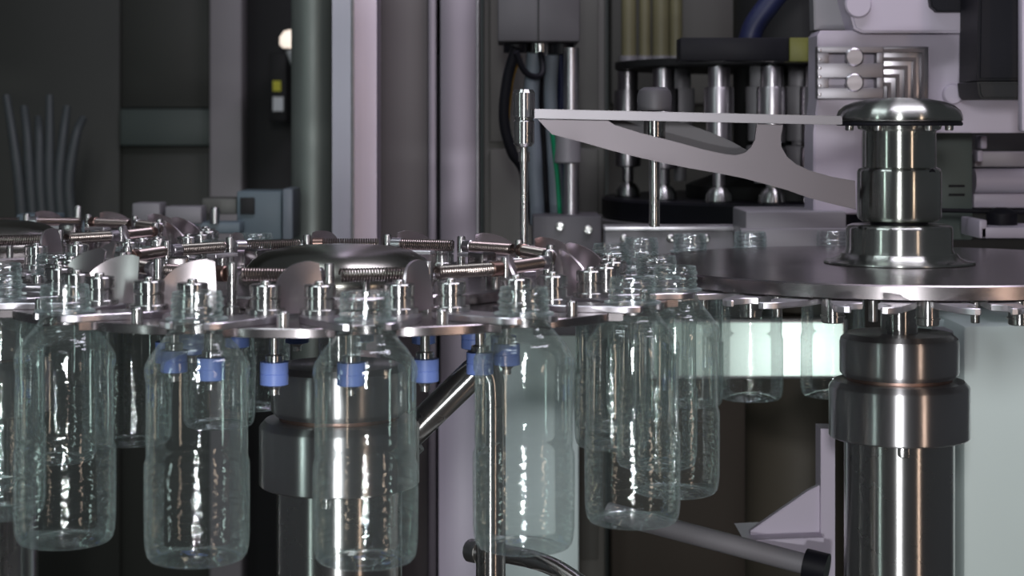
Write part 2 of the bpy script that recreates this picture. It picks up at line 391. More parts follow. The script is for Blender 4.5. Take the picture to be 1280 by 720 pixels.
def fin_mesh():
    n = 14; out = []
    for i in range(n + 1):
        t = math.pi / 2 * i / n
        out.append((-0.044 * math.cos(t), 0.0 + 0.040 * math.sin(t) ** 0.9))
    out += [(0.004, 0.040), (0.006, 0.036), (0.006, 0.0)]
    # fold the sheet into a shallow scoop: strips across X
    v, f = [], []
    cols = 16
    x0, x1 = -0.044, 0.006
    def top(x):
        if x <= 0: return 0.040 * max(0.0, 1 - (x / 0.044) ** 2) ** 0.45
        return 0.040 - 0.3 * x
    for side in (0, 1):
        for i in range(cols + 1):
            x = x0 + (x1 - x0) * (i / cols)
            h = max(top(x), 0.002)
            for j in range(5):
                z = h * j / 4
                y = -7.0 * (x + 0.02) ** 2 + 4.0 * z * z + side * 0.0022
                v.append((x, y, z))
    S = (cols + 1) * 5
    for side in (0, 1):
        for i in range(cols):
            for j in range(4):
                a = side * S + i * 5 + j
                f.append((a, a + 5, a + 6, a + 1))
    for i in range(cols):
        a = i * 5; f.append((a, a + 5, a + 5 + S, a + S)); a = i * 5 + 4; f.append((a, a + 5, a + 5 + S, a + S))
    for j in range(4):
        a = j; f.append((a, a + 1, a + 1 + S, a + S)); a = cols * 5 + j; f.append((a, a + 1, a + 1 + S, a + S))
    return pyd('fin', v, f, 50)
me_fin = fin_mesh()
me_tab = box('stop_tab', -0.017, -0.007, 0.026, 0.017, 0.007, 0.0300, 0.0006, 1)
me_peg = lathe('peg', [(0.004, 0.010), (0.004, 0.026)], 12)
me_cleat = box('cleat', -0.012, -0.010, 0.010, 0.012, 0.010, 0.034, 0.002)
me_stalk = lathe('fitting', [(0.0045, -0.008), (0.0045, -0.042), (0.0085, -0.043), (0.0085, -0.049), (0.007, -0.050), (0.007, -0.071), (0.0045, -0.074), (0.0045, -0.079), (0.0, -0.079)], 16)
me_nut = lathe('nut', [(0.0085, -0.0485), (0.0130, -0.0490), (0.0130, -0.0590), (0.0126, -0.0593), (0.0126, -0.0598), (0.0130, -0.0601), (0.0130, -0.0695), (0.0085, -0.0710)], 20)
me_dome = lathe('dome', [(0.100, 0.012), (0.100, 0.016), (0.094, 0.024), (0.086, 0.033), (0.074, 0.040), (0.055, 0.0445), (0.030, 0.0465), (0.0, 0.047)], 64, angle=60)
me_inner = lathe('inner_disc', [(0.0, 0.0), (0.192, 0.0), (0.194, 0.001), (0.194, 0.010), (0.192, 0.012), (0.0, 0.012)], 90)

def star_wheel(label, c, phase, fittings=True):
    t = thing('gripper_wheel', label, 'star wheel', c)
    pl = obj('scalloped_plate', prism('scalloped_plate', plate_outline(0.334, 0.0255, phase), -0.008, 0.0, 0.0006), 'plate', t)
    obj('inner_disc', me_inner, 'plate', t)
    obj('hub_dome', me_dome, 'dome', t)
    for k in range(NS):
        a = phase + k * PITCH
        def pt(r, off): return (r * math.sin(R(a + off)), -r * math.cos(R(a + off)))
        for s, me in ((-1, me_jawL), (1, me_jawR)):
            j = obj('gripper_jaw', me, 'steel', t, rz=R(a))
            b = obj('bushing', me_bush, 'turned', j, (s * 0.034, -0.272, 0))
            obj('screw', me_screw, 'turned', j, (s * 0.034, -0.272, 0))
        x, y = pt(SR, -6); obj('post', me_post, 'turned', t, (x, y, 0), R(a))
        x, y = pt(0.319, 12); obj('stud', me_stud, 'turned', t, (x, y, 0), R(a))
        x, y = pt(SR, -6)
        th = R(a - 6 + PITCH / 2); dx, dy = math.cos(th), math.sin(th)
        sp = obj('spring', me_spring, 'spring', t, (x + dx * 0.010, y + dy * 0.010, 0.034), th)
        obj('ferrule', me_ferrule, 'brown' if k % 3 == 1 else 'steel', sp, (SL - 0.022, 0, 0))
        x, y = pt(0.236, -9); obj('curved_fin', me_fin, 'fin', t, (x, y, 0.004), R(a + 36)).scale = (1.1, 1.1, 1.1)
        x, y = pt(0.180, 4)
        tb = obj('stop_tab', me_tab, 'bright', t, (x, y, 0), R(a + 10)); obj('peg', me_peg, 'turned', tb)
        if k % 2: x, y = pt(0.165, -8); obj('cleat', me_cleat, 'plate', t, (x, y, 0), R(a + 5))
        if fittings:
            x, y = pt(0.170, 0)
            fi = obj('hose_fitting', me_stalk, 'turned', t, (x, y, 0)); obj('blue_nut', me_nut, 'blue', fi)
    return t
star_wheel('large scalloped gripper wheel with coil springs, carrying the front row of bottles', AX, 9)
star_wheel('gripper wheel in the dim rear, feeding bottles to the front wheel', CX, 44 - 24 * 0, fittings=False)

# ------------------------------------------------------------------ pedestals
def pedestal(label, c):
    t = thing('pedestal', label, 'machine column', (c.x, c.y, 0.0))
    z = c.z
    def L(name, prof, m): return obj(name, lathe(name, [(r, h + z) for r, h in prof], 72), m, t)
    L('shaft', [(0.021, -0.0735), (0.021, -0.008)], 'turned')
    L('upper_collar', [(0.0, -0.122), (0.064, -0.122), (0.0675, -0.118), (0.0680, -0.116), (0.0680, -0.083), (0.0665, -0.078), (0.0600, -0.0725), (0.021, -0.0725)], 'collar')
    L('shadow_ring', [(0.060, -0.1265), (0.060, -0.122)], 'brown')  # brown-red shadow under the upper collar, put in as a coloured ring
    L('lower_collar', [(0.0, -0.192), (0.0785, -0.192), (0.0800, -0.1905), (0.0800, -0.1345), (0.0790, -0.1325), (0.0740, -0.127), (0.060, -0.1265)], 'collar')
    L('column', [(0.0625, -z + 0.02), (0.0625, -0.1935), (0.060, -0.192)], 'turned')
    L('foot_flange', [(0.11, -z), (0.11, -z + 0.018), (0.105, -z + 0.02), (0.063, -z + 0.02)], 'turned')
    lug = box('lug', -0.006, -0.0745, z - 0.203, 0.006, -0.058, z - 0.1925, 0.001)
    obj('lug', lug, 'turned', t, rz=R(-8))
    return t
pedestal('two-tier turned steel pedestal seen through the front bottle, under the spring wheel', AX)
pedestal('two-tier turned steel pedestal standing clear below the plain disc wheel', BX)
pedestal('dim steel pedestal below the rear infeed wheel', CX)

# ------------------------------------------------------------------ the plain disc wheel with its capped hub
t = thing('disc_wheel', 'plain steel disc wheel with a domed capped hub on top', 'star wheel', BX)
def LB(name, prof, m, seg=80, angle=32): return obj(name, lathe(name, prof, seg, angle=angle), m, t)
LB('disc', [(0.0, -0.008), (0.299, -0.008), (0.301, -0.0065), (0.301, 0.0065), (0.299, 0.008), (0.0, 0.008)], 'plate', 128)
LB('hub_flange', [(0.0, 0.008), (0.085, 0.008), (0.0862, 0.009), (0.0855, 0.0108), (0.0760, 0.0120), (0.0690, 0.0150), (0.0655, 0.0200), (0.0, 0.0200)], 'polished', 80, 50)
LB('hub_drum', [(0.0, 0.020), (0.0625, 0.020), (0.0605, 0.025), (0.0605, 0.0475), (0.0590, 0.0510), (0.0550, 0.0525), (0.0, 0.0525)], 'polished', 80, 50)
LB('hub_neck', [(0.033, 0.0525), (0.033, 0.0575)], 'black', 40)
LB('hub_body', [(0.0, 0.0565), (0.0430, 0.0565), (0.0465, 0.0590), (0.0478, 0.0620), (0.0478, 0.1130), (0.0465, 0.1165), (0.0418, 0.1185), (0.0, 0.1185)], 'polished', 80, 50)
LB('hub_sleeve', [(0.0418, 0.1185), (0.0418, 0.1600), (0.0470, 0.1620), (0.0480, 0.1660), (0.0, 0.1660)], 'polished')
LB('cap_seal', [(0.0, 0.1660), (0.0700, 0.1660), (0.0715, 0.1672), (0.0715, 0.1695), (0.0700, 0.1705), (0.0, 0.1705)], 'black')
LB('cap_dome', [(0.0, 0.1700), (0.0700, 0.1705), (0.0720, 0.1725), (0.0718, 0.1765), (0.0690, 0.1835), (0.0620, 0.1895), (0.0500, 0.1940), (0.0300, 0.1975), (0.0, 0.1985)], 'polished', 80, 60)
me_capb = lathe('cap_bolt', [(0.0, 0.1605), (0.0042, 0.1605), (0.0050, 0.1620), (0.0050, 0.1660)], 14)
for k in range(6):
    a = 24 + k * 60; obj('cap_bolt', me_capb, 'turned', t, (0.0565 * math.sin(R(a)), -0.0565 * math.cos(R(a)), 0))
obj('hub_plug', lathe('hub_plug', [(0.0, -0.0005), (0.0055, -0.0005), (0.0055, 0.0), (0.0, 0.0)], 16), 'black', t, (0.0300, -0.0368, 0.112), rot=(R(90), 0, R(39)))
me_under = lathe('under_collar', [(0.0, -0.0345), (0.0105, -0.0345), (0.0115, -0.0335), (0.0115, -0.0285), (0.0128, -0.0280), (0.0128, -0.0265), (0.0115, -0.0260), (0.0115, -0.008)], 24)
me_thin = lathe('under_stud', [(0.0, -0.030), (0.0040, -0.030), (0.0046, -0.029), (0.0046, -0.008)], 14)
me_jl2, me_jr2 = None, None
def low_jaw(s):
    pts = []
    def ar(ph, rho): return (s * rho * math.sin(R(ph)), -PR - rho * math.cos(R(ph)))
    for ph in (40, 60, 80, 100, 120, 140, 160): pts.append(ar(ph, 0.0222))
    pts += [(s * 0.009, -0.300), (s * 0.012, -0.262), (s * 0.020, -0.250), (s * 0.034, -0.252), (s * 0.042, -0.268), (s * 0.042, -0.295), (s * 0.038, -0.318)]
    for ph, rho in ((100, 0.035), (80, 0.034), (62, 0.031), (48, 0.028), (40, 0.0245)): pts.append(ar(ph, rho))
    return prism('low_jaw', pts, -0.0155, -0.0090, 0.0006)
me_jl2, me_jr2 = low_jaw(-1), low_jaw(1)
for k in range(18):
    a = 3 + 20 * k
    j = obj('gripper_jaw', me_jl2, 'bright', t, rz=R(a)); obj('gripper_jaw', me_jr2, 'bright', t, rz=R(a))
    ac = a - 9
    obj('under_collar', me_under, 'turned', t, (0.272 * math.sin(R(ac)), -0.272 * math.cos(R(ac)), 0))
    ac = a + 0
    obj('under_stud', me_thin, 'turned', t, (0.288 * math.sin(R(ac)), -0.288 * math.cos(R(ac)), 0))

# ------------------------------------------------------------------ support bracket with its rods
def px(pts, d): return [(at(x, y, d).x, at(x, y, d).z) for x, y in pts]
t = thing('support_bracket', 'flat steel bracket with sloping cut-out arm reaching to the capped hub', 'bracket', at(700, 160, 2.09))
def rel(o, t):
    o.location = Vector(o.location) - Vector(t.location); return o
bar = [(668, 136), (1051, 145), (1053, 147), (1053, 155), (1051, 156), (668, 148)]
rel(obj('top_plate', wall_prism('top_plate', px(bar, 2.075), 2.075, 2.135, 0.0006), 'bar', t), t)
web = [(672, 149), (760, 150.5), (768, 156), (800, 166), (840, 176), (880, 187), (908, 193), (920, 194), (931, 191), (939, 184), (944, 174), (946, 155.2),
       (979, 156), (976, 172), (977, 184), (984, 196), (995, 205), (1012, 213), (1040, 221), (1069, 226), (1070, 262), (1040, 255), (1010, 247), (985, 238), (960, 231), (930, 223), (900, 217), (860, 210), (830, 204), (795, 196), (760, 187), (725, 177), (690, 168)]
rel(obj('arm_plate', wall_prism('arm_plate', px(web, 2.085), 2.085, 2.092, 0.0007), 'web', t), t)
web2 = [(690, 148), (840, 150), (862, 156), (890, 166), (915, 177), (938, 190), (960, 200), (990, 216), (1060, 234), (1060, 250), (1000, 236), (960, 226), (900, 208), (850, 190), (800, 172), (740, 158)]
rel(obj('arm_plate', wall_prism('arm_plate_rear', px(web2, 2.12), 2.12, 2.127, 0.0007), 'greydark', t), t)
def rod_thing(name, label, cat, x, d, parts, group=None):
    p = at(x, HY, d); t = thing(name, label, cat, (p.x, p.y, 0))
    for nm, prof, m in parts:
        pr = [(r, CZ - (y - HY) * d / F) for r, y in prof]
        obj(nm, lathe(nm, pr, 28), m, t)
    return t
rod_thing('hanging_rod', 'slim bright rod with a two-piece clamp head, beside the cable bundle', 'rod', 655, 2.10, [
    ('clamp_head', [(0.0, 184), (0.009, 183), (0.0118, 179), (0.0118, 152), (0.0105, 150), (0.0105, 147), (0.0125, 146), (0.0125, 116), (0.010, 112), (0.0, 112)], 'turned'),
    ('rod', [(0.0, 306), (0.0046, 305), (0.0046, 184)], 'turned'),
    ('collar', [(0.0065, 202), (0.0065, 190)], 'turned')])
rod_thing('hanging_rod', 'thin bright rod hanging from the bracket in front of the filling valves', 'rod', 818, 2.11, [
    ('rod', [(0.0, 284), (0.0062, 283), (0.0062, 172), (0.0125, 171), (0.0125, 151)], 'turned'),
    ('clamp_head', [(0.0125, 139), (0.0195, 138), (0.0200, 120), (0.018, 113), (0.012, 109), (0.0, 109)], 'greydark')])
shoe = [(at(652, 306, 2.1).x, 2.07), (at(668, 304, 2.1).x, 2.055), (at(700, 306, 2.1).x, 2.04), (at(722, 312, 2.1).x, 2.0), (at(716, 314, 2.1).x, 1.985), (at(695, 312, 2.1).x, 2.02), (at(668, 310, 2.1).x, 2.035), (at(652, 312, 2.1).x, 2.045)]
tag(obj('guide_shoe', prism('guide_shoe', shoe, CZ - (308 - HY) * 2.1 / F, CZ - (303 - HY) * 2.1 / F, 0.0006), 'fin'), 'curved sheet guide shoe at the foot of the clamped rod', 'guide')

# ------------------------------------------------------------------ slanted pipe with elbow
p0, p1, p2 = at(505, 550, 1.93), at(592, 466, 1.93), at(606, 480, 1.93)
t = thing('elbow_pipe', 'slanted steel pipe with rounded elbow behind the front bottles', 'pipe', (p1.x, p1.y, 0))
path = [p0, p1 + (p0 - p1) * 0.12] + [Vector(v) for v in bez([p1 + (p0 - p1) * 0.1, p1 + Vector((0.006, 0, 0.004)), p1 + Vector((0.016, 0, -0.006)), Vector((p1.x + 0.018, p1.y, p1.z - 0.03))], 5)] + [Vector((p1.x + 0.018, p1.y, 0.02))]
rel(obj('pipe', tube('pipe', path, 0.0155, 20), 'turned', t), t)
rel(obj('base_flange', lathe('base_flange', cyl_prof(0.035, 0.0, 0.02), 28), 'turned', t, (p1.x + 0.018, p1.y, 0)), t)
rel(obj('end_flange', tube('end_flange', [p0, p0 + (p1 - p0) * 0.08], 0.022, 20), 'turned', t), t)

# ------------------------------------------------------------------ stainless cabinet and corner post
def slab_part(name, x0, y0, x1, y1, d, dep, m, t, bev=0.002):
    return rel(obj(name, slab(name, x0, y0, x1, y1, d, dep, bev), m, t), t)
t = thing('corner_post', 'bright lilac stainless corner post of the machine frame', 'post', (at(444, 0, 2.95).x, 2.95, 0))
pw = at(473, 0, 2.95).x - at(415, 0, 2.95).x
outline = [(-pw / 2, 0.05), (-pw / 2, 0.002), (-pw * 0.10, -0.005), (-pw * 0.04, -0.006), (pw * 0.02, -0.004), (pw / 2 - 0.003, 0.004), (pw / 2, 0.008), (pw / 2, 0.05)]
obj('post_profile', prism('post_profile', outline, 0.0, 2.6), 'post_steel', t)
obj('edge_bead', prism('edge_bead', [(-pw * 0.09, -0.006), (-pw * 0.05, -0.0075), (-pw * 0.01, -0.006), (-pw * 0.03, 0.0), (-pw * 0.07, 0.0)], 0.0, 2.6), 'bright', t)
t = thing('stainless_cabinet', 'tall stainless cabinet with a slotted door beside the bright post', 'cabinet', (at(535, 0, 3.0).x, 3.02, 0))
def full(name, x0, x1, d, dep, m, z0=0.0, z1=2.6):
    a, b = at(x0, 0, d).x, at(x1, 0, d).x
    return rel(obj(name, box(name, a, d, z0, b, d + dep, z1, 0.002), m, t), t)
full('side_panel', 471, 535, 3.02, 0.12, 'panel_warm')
full('panel_lip', 535, 546, 3.0, 0.14, 'door_steel')
full('slot_strip', 546, 550, 3.03, 0.05, 'black', 0.0, at(0, 68, 3.03).z)
full('door', 550, 596, 2.985, 0.15, 'door_steel')
full('door_edge', 595, 599, 2.982, 0.15, 'panel_steel')
full('bright_door_foot', 548, 604, 2.97, 0.015, 'white', 0.0, at(0, 482, 2.97).z)  # door's lower part, lightness put into the colour where no light reaches
full('back_panel', 540, 600, 3.14, 0.05, 'panel_warm')
t = thing('tube_post', 'dim grey-green round post before the bright corner post', 'post', (at(391, 0, 3.25).x, 3.25, 0))
obj('tube', lathe('tube', [(0.038, 0.0), (0.038, 2.6)], 40), 'tubegrey', t)
obj('base_flange', lathe('base_flange', cyl_prof(0.07, 0.0, 0.02), 40), 'greenwall', t)

# pale machine base seen through the front bottles
t = thing('painted_cabinet', 'pale green painted cabinet seen through the bottle by the pipe elbow', 'cabinet', (at(665, 0, 2.9).x, 2.9, 0))
slab_part('casing', 606, 395, 724, 1180, 2.90, 0.35, 'offwhite', t, 0.006)
slab_part('top_rim', 600, 388, 730, 396, 2.88, 0.39, 'bright', t, 0.002)
t = thing('control_column', 'dull olive-grey equipment column behind the cable bundle', 'cabinet', (at(690, 0, 3.35).x, 3.35, 0))
slab_part('casing', 604, -120, 757, 1900, 3.35, 0.3, 'olivegrey', t, 0.006)
slab_part('door', 612, -100, 748, 178, 3.34, 0.012, 'olivegrey', t, 0.003)
slab_part('door', 612, 186, 748, 700, 3.34, 0.012, 'olivegrey', t, 0.003)

# ------------------------------------------------------------------ actuator head, cables and hoses in the middle
D = 2.86
t = thing('actuator_head', 'grey actuator block hanging above the cable bundle', 'machine head', at(674, 52, D))
slab_part('housing', 622, -60, 725, 52, D, 0.16, 'greydark', t, 0.003)
slab_part('seam_plate', 672, -60, 674, 51, D - 0.002, 0.01, 'dark', t, 0)
for nm, x, y0, y1, r, m in (('clamp_ring', 645, 52, 66, 0.020, 'black'), ('spindle', 675, 52, 70, 0.019, 'turned'), ('clamp_ring', 702, 52, 68, 0.020, 'black')):
    a, b = at(x, y1, D + 0.06), at(x, y0, D + 0.06)
    rel(obj(nm, lathe(nm, [(0, a.z), (r, a.z), (r, b.z)], 28), m, t, (a.x, a.y, 0)), t)
def hose(label, pts, d, r, m, group='cables and hoses below the actuator block'):
    P = bez([at(x, y, d + (k * 0.012)) for k, (x, y) in enumerate(pts)], 8)
    o = tag(obj('hose', tube('hose', P, r, 10), m), label, 'hose', group); return o
hose('black hose bowed out to the side behind the clamp head', [(645, 60), (634, 100), (630, 150), (640, 190), (655, 215), (668, 280)], 2.88, 0.0085, 'black')
hose('short black hose looping across the top of the grey fitting', [(645, 65), (655, 88), (668, 96), (678, 90), (676, 66)], 2.84, 0.005, 'black')
hose('thick grey hose running straight down behind the clamp head', [(668, 66), (664, 130), (668, 200), (672, 280)], 2.90, 0.0125, 'greyhose')
hose('blue-grey hose in the middle of the bundle', [(690, 68), (688, 120), (692, 190), (696, 275)], 2.91, 0.0115, 'greyhose')
hose('thin navy hose beside the lilac guide tube', [(700, 66), (702, 110), (700, 160), (703, 220), (704, 275)], 2.93, 0.0075, 'navy')
hose('black hose between the grey hoses', [(682, 70), (679, 140), (680, 200), (684, 272)], 2.94, 0.0075, 'black')
hose('green hose slanting down through the bundle', [(690, 165), (693, 190), (697, 225), (700, 270)], 2.885, 0.0038, 'greenhose')
hose('thin amber hose curving behind the clamp head', [(650, 70), (641, 95), (636, 130), (634, 160)], 2.90, 0.0035, 'amberhose')
a, b = at(714, 272, 2.9), at(714, 60, 2.9)
t = thing('guide_tube', 'bright lilac guide tube beside the hose bundle', 'tube', (a.x, a.y, a.z))
rel(obj('tube', lathe('tube', [(0.0125, a.z), (0.0125, b.z)], 24), 'valve', t, (a.x, a.y, 0)), t)
rel(obj('sleeve', lathe('sleeve', cyl_prof(0.021, at(0, 204, 2.9).z, at(0, 166, 2.9).z, 0.002), 28), 'grey', t, (a.x - 0.006, a.y, 0)), t)
t = thing('mounting_block', 'grey mounting block with two bright bolts under the hoses', 'block', at(705, 300, 2.84))
slab_part('block', 666, 270, 752, 420, 2.84, 0.14, 'greydark', t, 0.003)
for x, y in ((700, 283), (735, 287)):
    p = at(x, y, 2.84)
    rel(obj('bolt', lathe('bolt', [(0.0, -0.006), (0.0055, -0.006), (0.007, -0.004), (0.007, 0.002)], 14), 'turned', t, (p.x, p.y, p.z), rot=(R(-90), 0, 0)), t)

# ------------------------------------------------------------------ filling carousel with its valves
TC = Vector((0.494, 3.10, 0))
t = thing('filling_carousel', 'rotary filling carousel with a ring of steel valves', 'filling machine', TC)
def zy(y, d): return CZ - (y - HY) * d / F
lo1, lo0 = zy(255, 2.80), zy(284, 2.80)
obj('dark_ring', lathe('dark_ring', [(0.20, lo0), (0.338, lo0), (0.342, lo0 + 0.004), (0.342, lo1 - 0.004), (0.338, lo1), (0.20, lo1), (0.20, lo0)], 96, cap=False), 'black', t)
obj('lower_drum', lathe('lower_drum', [(0.10, 0.0), (0.10, lo0)], 40), 'brownwall', t)
obj('drum', lathe('drum', [(0.0, lo0), (0.20, lo0 + 0.01), (0.20, lo1 + 0.02), (0.12, lo1 + 0.05), (0.12, 2.4), (0.0, 2.4)], 64), 'dark', t)
obj('lower_ring', lathe('lower_ring', [(0.2, lo0 - 0.014), (0.352, lo0 - 0.014), (0.354, lo0 - 0.012), (0.354, lo0 - 0.002), (0.352, lo0), (0.2, lo0)], 96, cap=False), 'bright', t)
hi0, hi1 = zy(80, 2.8), zy(70, 2.8)
obj('upper_ring', lathe('upper_ring', [(0.12, hi0), (0.318, hi0), (0.32, hi0 + 0.002), (0.32, hi1), (0.12, hi1)], 96, cap=False), 'dark', t)
dv = 2.83
me_vb = lathe('valve_body', [(0.0, zy(178, dv)), (0.020, zy(178, dv)), (0.020, zy(150, dv)), (0.0235, zy(149, dv)), (0.0235, zy(111, dv)), (0.0225, zy(109, dv)), (0.0, zy(109, dv))], 32)
me_vs = lathe('valve_sleeve', [(0.0175, zy(110, dv)), (0.0175, zy(85, dv)), (0.0165, zy(83, dv)), (0.0, zy(83, dv))], 28)
me_vt = lathe('valve_stem', [(0.0065, zy(83, dv)), (0.0065, zy(70, dv))], 16)
me_vn = lathe('valve_nozzle', [(0.0, zy(232, dv)), (0.010, zy(232, dv)), (0.010, zy(214, dv)), (0.0215, zy(212, dv)), (0.0225, zy(208, dv)), (0.0225, zy(186, dv)), (0.021, zy(184, dv)), (0.012, zy(183, dv)), (0.012, zy(176, dv))], 28)
me_vk = lathe('valve_knob', [(0.0, zy(256, dv)), (0.019, zy(256, dv)), (0.0215, zy(252, dv)), (0.0205, zy(244, dv)), (0.0150, zy(237, dv)), (0.0095, zy(234, dv)), (0.0095, zy(228, dv))], 28)
for a in (-87, -57, -35, -18.5, -6):
    p = (0.30 * math.sin(R(a)), -0.30 * math.cos(R(a)), 0)
    v = obj('valve', me_vb, 'valve', t, p)
    obj('sleeve', me_vs, 'valve', v); obj('stem', me_vt, 'turned', v); obj('nozzle', me_vn, 'valve', v); obj('knob', me_vk, 'turned', v)
for a in (-68, -44, -26, -11, 4):
    p = (0.235 * math.sin(R(a)), -0.235 * math.cos(R(a)), 0.002)
    o = obj('inner_valve', me_vb, 'grey', t, p); s_ = obj('sleeve', me_vs, 'grey', o); obj('nozzle', me_vn, 'grey', o)
t = thing('control_beam', 'black horizontal beam with a dull yellow end above the valves', 'beam', at(930, 75, 2.66))
slab_part('beam', 850, 47, 987, 76, 2.66, 0.06, 'black', t, 0.002)
slab_part('yellow_end', 987, 47, 1024, 77, 2.655, 0.06, 'yellow', t, 0.002)
o = tag(obj('hose', tube('hose', bez([at(936, 52, 2.7), at(942, 34, 2.7), at(955, 14, 2.7), at(978, -14, 2.7), at(1010, -40, 2.7)], 8), 0.0165, 14), 'navy'), 'thick navy hose rising from the black beam', 'hose')
for x, r, lb in ((786, 0.014, 'slim yellowed tube above the outermost valve'), (806, 0.011, 'darker yellowed tube between two valve stems'), (826, 0.016, 'broad yellowed tube beside the black beam'), (845, 0.012, 'yellowed tube tucked against the black beam end')):
    a, b = at(x, 74, 3.35), at(x, -90, 3.35)
    tt = thing('riser_tube', lb, 'tube', (a.x, a.y, 0), group='yellowed riser tubes')
    obj('tube', lathe('tube', [(r, a.z - 0.02), (r, b.z)], 20), 'yellowtube', tt); obj('end_collar', lathe('end_collar', cyl_prof(r + 0.004, a.z - 0.01, a.z + 0.006), 20), 'grey', tt)
t = thing('lifter_block', 'wide grey block standing below the valves beside the hub', 'block', at(990, 298, 2.45))
slab_part('block', 932, 264, 1058, 330, 2.48, 0.145, 'grey', t, 0.003)
slab_part('ledge', 926, 286, 1064, 340, 2.46, 0.02, 'grey', t, 0.002)
t = thing('transfer_rail', 'long grey rail with bolts behind the disc wheel', 'rail', at(840, 300, 2.62))
slab_part('rail', 756, 288, 936, 350, 2.62, 0.05, 'grey', t, 0.003)
slab_part('rail_cap', 756, 283, 930, 289, 2.615, 0.06, 'bright', t, 0.001)
for x in (780, 838, 882):
    p = at(x, 298, 2.62)
    rel(obj('bolt', lathe('bolt', [(0.0, -0.006), (0.004, -0.006), (0.006, -0.004), (0.006, 0.002)], 14), 'turned', t, (p.x, p.y, p.z), rot=(R(-90), 0, 0)), t)

# ------------------------------------------------------------------ white machine housing with its slotted bracket and motor
t = thing('machine_housing', 'lilac-white painted machine housing behind the capped hub', 'machine housing', at(1150, 165, 2.5))
def poly_part(name, pts, d, dep, m, bev=0.002):
    return rel(obj(name, wall_prism(name, px(pts, d), d, d + dep, bev), m, t), t)
poly_part('front_panel', [(1022, 44), (1026, 38), (1330, 38), (1330, 166), (1078, 166), (1078, 268), (1017, 268), (1017, 166), (1022, 120)], 2.50, 0.08, 'white')
poly_part('upper_cover', [(1046, -40), (1330, -40), (1330, 41), (1078, 41), (1068, 36)], 2.475, 0.10, 'white', 0.003)
poly_part('rear_gusset', [(1016, -40), (1060, -40), (1066, 37), (1018, 37)], 2.54, 0.04, 'grey')
poly_part('top_flange', [(1160, -20), (1218, -20), (1218, 15), (1172, 15), (1164, 8)], 2.46, 0.02, 'black')
p = at(1072, 6, 2.475); rel(obj('boss', lathe('boss', [(0.0, -0.008), (0.016, -0.008), (0.018, -0.005), (0.018, 0.001)], 28), 'white', t, (p.x, p.y, p.z), rot=(R(-90), 0, 0)), t)
p = at(1190, 118, 2.50); rel(obj('boss', lathe('boss', [(0.0, -0.010), (0.012, -0.010), (0.014, -0.007), (0.014, 0.001)], 24), 'white', t, (p.x, p.y, p.z), rot=(R(-90), 0, 0)), t)

t = thing('slotted_bracket', 'steel adjusting bracket with two bolted slots and nested corner ribs', 'bracket', at(1090, 122, 2.48))
d = 2.478
for nm, x0, y0, x1, y1 in (('edge_bar', 1022, 58, 1104, 66), ('middle_bar', 1022, 79, 1104, 97), ('edge_bar', 1022, 110, 1104, 123), ('end_bar', 1022, 66, 1036, 79), ('end_bar', 1022, 97, 1036, 110), ('end_bar', 1096, 66, 1104, 79), ('end_bar', 1096, 97, 1104, 110)):
    slab_part(nm, x0, y0, x1, y1, d, 0.021, 'panel_steel', t, 0.0006)
slab_part('corner_plate', 1104, 58, 1161, 124, d + 0.006, 0.016, 'steel', t, 0.002)
for k in range(5):
    o_ = k * 10.5; pts = [(1104, 61 + o_), (1156 - o_, 61 + o_), (1156 - o_, 123), (1152 - o_, 123), (1152 - o_, 65.5 + o_), (1104, 65.5 + o_)]
    rel(obj('corner_rib', wall_prism('corner_rib', px(pts, d), d, d + 0.007, 0.0004), 'web', t), t)
for y in (71.5, 103.5):
    p = at(1067, y, d)
    bo = rel(obj('bolt', lathe('bolt', [(0.0, -0.009), (0.0105, -0.009), (0.0122, -0.0075), (0.0122, 0.0)], 24), 'steel', t, (p.x, p.y, p.z), rot=(R(-90), 0, 0)), t)
for k in range(6):
    p = at(1024.5, 63 + k * 11, d)
    rel(obj('rivet', lathe('rivet', [(0.0, -0.0022), (0.0018, -0.0016), (0.0026, 0.0)], 10), 'bright', t, (p.x, p.y, p.z), rot=(R(-90), 0, 0)), t)

t = thing('motor_cover', 'matt black motor cover at the corner of the white housing', 'motor', at(1255, 124, 2.36))
def mpoly(nm, pts, d, dep, m, bev): return rel(obj(nm, wall_prism(nm, px(pts, d), d, d + dep, bev), m, t), t)
mpoly('cover', [(1224, -40), (1340, -40), (1340, 101), (1222, 101)], 2.36, 0.10, 'black', 0.004)
mpoly('end_cap', [(1222, 102), (1340, 102), (1340, 124), (1228, 124), (1224, 119)], 2.355, 0.11, 'dark', 0.003)
tag(obj('guard_edge', slab('guard_edge', 1277, -40, 1300, 165, 2.30, 0.02, 0.004), 'white'), 'pale vertical guard edge beside the black motor cover', 'guard')

t = thing('drive_frame', 'dark recessed drive frame with lilac rollers behind the hub', 'machine frame', at(1225, 300, 2.75))
slab_part('back_plate', 1080, 150, 1340, 300, 2.722, 0.01, 'dark', t, 0.002)
slab_part('side_cheek', 1168, 164, 1216, 300, 2.60, 0.15, 'greenwall', t, 0.003)
slab_part('slide_bar', 1218, 190, 1340, 209, 2.66, 0.05, 'lilac', t, 0.003)
slab_part('stop_lug', 1226, 170, 1234, 186, 2.62, 0.03, 'white', t, 0.002)
slab_part('stop_lug', 1222, 188, 1229, 202, 2.60, 0.03, 'white', t, 0.002)
slab_part('slot', 1186, 231, 1206, 234, 2.598, 0.01, 'black', t, 0)
slab_part('slot', 1186, 242, 1206, 245, 2.598, 0.01, 'black', t, 0)
a = at(1217, 226, 2.62); b = at(1340, 226, 2.62)
rel(obj('roller', tube('roller', [(a.x, a.y, a.z), (b.x, b.y, b.z)], 0.0175, 28), 'white', t), t)
slab_part('lower_panel', 1217, 241, 1340, 260, 2.63, 0.04, 'white', t, 0.003)
